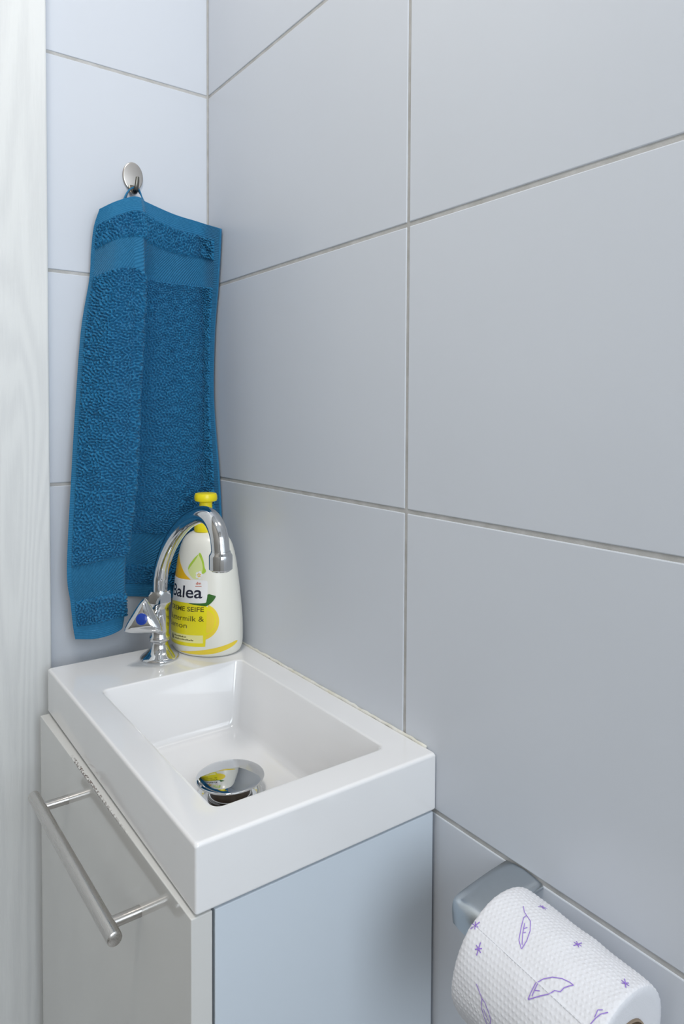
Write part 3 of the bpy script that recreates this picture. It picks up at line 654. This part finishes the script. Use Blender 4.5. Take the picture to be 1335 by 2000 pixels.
# ---------------------------------------------------------------- toilet paper and its holder
RA = np.array([-0.0548, -0.5684, 0.7750]); AX = np.array([0.03224, -0.99484, -0.09615]); E1 = np.array([-0.99948, -0.03239, 0]); E2 = np.array([0.00311, -0.09610, 0.99537])
RL, RO, RI = 0.0932, 0.0440, 0.0245
hold = empty('paper_holder', (0, -0.5455, 0.797)); tag(hold, 'worn chrome toilet paper holder arm on the tiled wall', 'paper holder')
xz = crspline([(0.0, 0.7935), (-0.020, 0.7925), (-0.040, 0.7905), (-0.0500, 0.7893), (-0.0545, 0.7880), (-0.0560, 0.7850), (-0.0560, 0.7800), (-0.0555, 0.7740)], 6)
T = np.gradient(xz, axis=0); T /= np.linalg.norm(T, axis=1)[:, None]; rings = []
for k, (p, tt) in enumerate(zip(xz, T)):
    n = np.array([-tt[1], tt[0]]); n = -n if (n[1] < 0 and abs(n[1]) > .3) or (abs(n[1]) <= .3 and n[0] > 0) else n
    ring = []
    fr_ = k/(len(xz)-1)
    for yy, hh in ((-1, 0.0), (-0.99, 0.0022), (-0.93, 0.0034), (-0.5, 0.0048), (0, 0.0054), (0.5, 0.0048), (0.93, 0.0034), (0.99, 0.0022), (1, 0.0), (0.9, -0.0010), (0, -0.0012), (-0.9, -0.0010)):
        ring.append((p[0]+n[0]*hh, -0.5465+yy*(0.0180-0.0015*fr_), p[1]+n[1]*hh))
    rings.append(ring)
v_, f_ = loft(rings); obj('arm', v_, f_, m_chrome2, hold, auto=55)
v_, f_ = tube([RA-AX*0.0225, RA-AX*0.018, RA, RA+AX*0.05, RA+AX*0.1005, RA+AX*0.1035], [0.0060, 0.0072, 0.0072, 0.0072, 0.0072, 0.0060], 24); obj('rod', v_, f_, m_chrome2, hold, auto=50)
roll = empty('toilet_roll', tuple(RA+AX*RL/2-np.array([0, 0, RO]))); tag(roll, 'white embossed toilet roll printed with purple feathers', 'toilet roll')
# the roll hangs on the rod: its core rests on it
NTH, NA = 760, 270
th = np.linspace(0, 2*np.pi, NTH, endpoint=False); aa = np.linspace(0, RL, NA)
TT, AA_ = np.meshgrid(th, aa)
ss = TT*RO; p = 0.0034
ix = np.round(ss/p); iy = np.round((AA_+0.5*p*(ix % 2))/p*1.15); cxs = ix*p; cys = iy*p/1.15-0.5*p*(ix % 2)
dd = np.hypot(ss-cxs, AA_-cys)
emb = 0.00032*np.exp(-(dd/0.0008)**2)
low = np.random.default_rng(3).normal(size=(NA, NTH)); Fq = np.fft.fft2(low); ky = np.fft.fftfreq(NA)[:, None]; kx = np.fft.fftfreq(NTH)[None, :]
Fq *= np.exp(-((kx*NTH/9)**2+(ky*NA/4)**2)); low = np.fft.ifft2(Fq).real; low *= 0.00025/low.std()
seam = math.radians(49.5)
spiral = 0.0007*(((TT-seam) % (2*np.pi))/(2*np.pi))
edge = np.minimum(AA_, RL-AA_); rnd = -0.0012*np.exp(-edge/0.0012)
RR = RO+emb+low+spiral+rnd
P = RA+AA_[..., None]*AX+RR[..., None]*(np.cos(TT)[..., None]*E1+np.sin(TT)[..., None]*E2)
def cyl_ring(a, rad): return RA+a*AX+rad*(np.outer(np.cos(th), E1)+np.outer(np.sin(th), E2))
rings = [cyl_ring(0.0, RI), cyl_ring(0.0, (RI+RO)/2)]+[P[k] for k in range(NA)]+[cyl_ring(RL+0.0003, RO-0.006), cyl_ring(RL-0.0004, (RI+RO)/2), cyl_ring(RL, RI+0.002), cyl_ring(RL-0.0004, RI)]
v_, f_ = loft(rings, closed=True); obj('paper_layers', v_, f_, m_paper, roll, auto=60)
rings = [cyl_ring(0.0005, RI-0.0001), cyl_ring(RL+0.0006, RI-0.0001), cyl_ring(RL+0.0006, RI-0.0012), cyl_ring(0.0005, RI-0.0012)]
v_, f_ = loft(rings, closed=True); obj('cardboard_core', v_, f_, m_core, roll, auto=40)
def rollpt(deg, a, off=0.00045):
    t = math.radians(deg); i_ = int(round((t % (2*np.pi))/(2*np.pi)*NTH)) % NTH; j_ = int(np.clip(round(a/RL*(NA-1)), 0, NA-1))
    base_r = RR[j_, i_]-emb[j_, i_]
    return RA+a*AX+(base_r+off)*(math.cos(t)*E1+math.sin(t)*E2)
def stroke(pts, w):
    """thin printed line on the paper: ribbon through (angle, distance) points"""
    dense = []
    for k in range(len(pts)-1):
        for t in np.linspace(0, 1, 5, endpoint=False): dense.append((pts[k][0]*(1-t)+pts[k+1][0]*t, pts[k][1]*(1-t)+pts[k+1][1]*t))
    dense.append(pts[-1]); q = np.array([(math.radians(a_)*RO, b_) for a_, b_ in dense]); tg = np.gradient(q, axis=0); tg /= np.linalg.norm(tg, axis=1)[:, None]+1e-9
    nn = np.stack([-tg[:, 1], tg[:, 0]], 1)*w/2; vv = []
    for s_, n_ in zip(q, nn):
        for e in (s_+n_, s_-n_): vv.append(rollpt(math.degrees(e[0]/RO), e[1]))
    return vv, [(2*k, 2*k+1, 2*k+3, 2*k+2) for k in range(len(q)-1)]
def strokes(name, lines, w):
    V, Fc = [], []
    for l in lines:
        v_, f_ = stroke(l, w); Fc += [tuple(i+len(V) for i in f) for f in f_]; V += v_
    return obj(name, V, Fc, m_purple, roll)
lw = 0.00045
strokes('feather_print', [[(91.2,0.017),(86.9,0.0205),(85.3,0.0233),(83.2,0.0276),(76.0,0.0316),(67.8,0.0338),(61.0,0.0341),(60.5,0.0337),(64.4,0.0299),(72.1,0.0268),(81.9,0.0231),(85.3,0.0233)], [(63.0,0.033),(70.6,0.0292),(78.3,0.0261)], [(70.6,0.0292),(73,0.0302)], [(74,0.0280),(77,0.0290)]], lw)
strokes('feather_print', [[(36.0,0.0517),(42.7,0.0515),(48.6,0.0515),(53.8,0.0536),(59.4,0.0575),(63.2,0.0622),(65.0,0.0665),(65.2,0.0689),(62.4,0.0672),(59.1,0.0656),(55.2,0.065),(53.0,0.0621),(48.2,0.0605),(43.8,0.0572),(36.0,0.0517)], [(39.7,0.0529),(49.0,0.0526)], [(44,0.053),(46,0.0555)]], lw)
strokes('feather_print', [[(17.3,0.0187),(15.5,0.0208),(11.7,0.0248),(11.1,0.0273),(7.1,0.031),(3.0,0.0331),(-2.3,0.0329),(-4.0,0.0307),(0.8,0.0281),(6.1,0.0254),(11.7,0.0248)], [(0,0.0318),(6,0.0275)]], lw)
strokes('feather_print', [[(66.1,0.0908),(61.5,0.0882),(56.4,0.087),(52.3,0.0865),(47,0.0855)], [(57.4,0.0865),(62.7,0.0860),(65,0.0880)]], lw)
for (a_, b_), rt in zip([(108.1,0.0233),(38.8,0.0122),(96.7,0.0553),(96.1,0.0874),(50.3,0.0028)], (5, 40, 20, 65, 10)):
    ls = []
    for k in range(3):
        t_ = math.radians(rt+60*k); rr_ = 0.0024*(1.0 if k != 1 else 1.5)
        ls.append([(a_-math.degrees(rr_*math.sin(t_)/RO), b_-rr_*math.cos(t_)), (a_+math.degrees(rr_*math.sin(t_)/RO), b_+rr_*math.cos(t_))])
    strokes('star_print', ls, 0.0006)

# perforation between two sheets
m_perf = mat('perforation_shadow', (0.50, 0.50, 0.53), 0.95)
V, Fc = [], []
x = 0.001
while x < RL-0.002:
    v_, f_ = stroke([(50.4-2.6*x/RL, x), (50.4-2.6*(x+0.0016)/RL, x+0.0016)], 0.00028); Fc += [tuple(i+len(V) for i in f) for f in f_]; V += v_; x += 0.0021
obj('perforation_line', V, Fc, m_perf, roll)
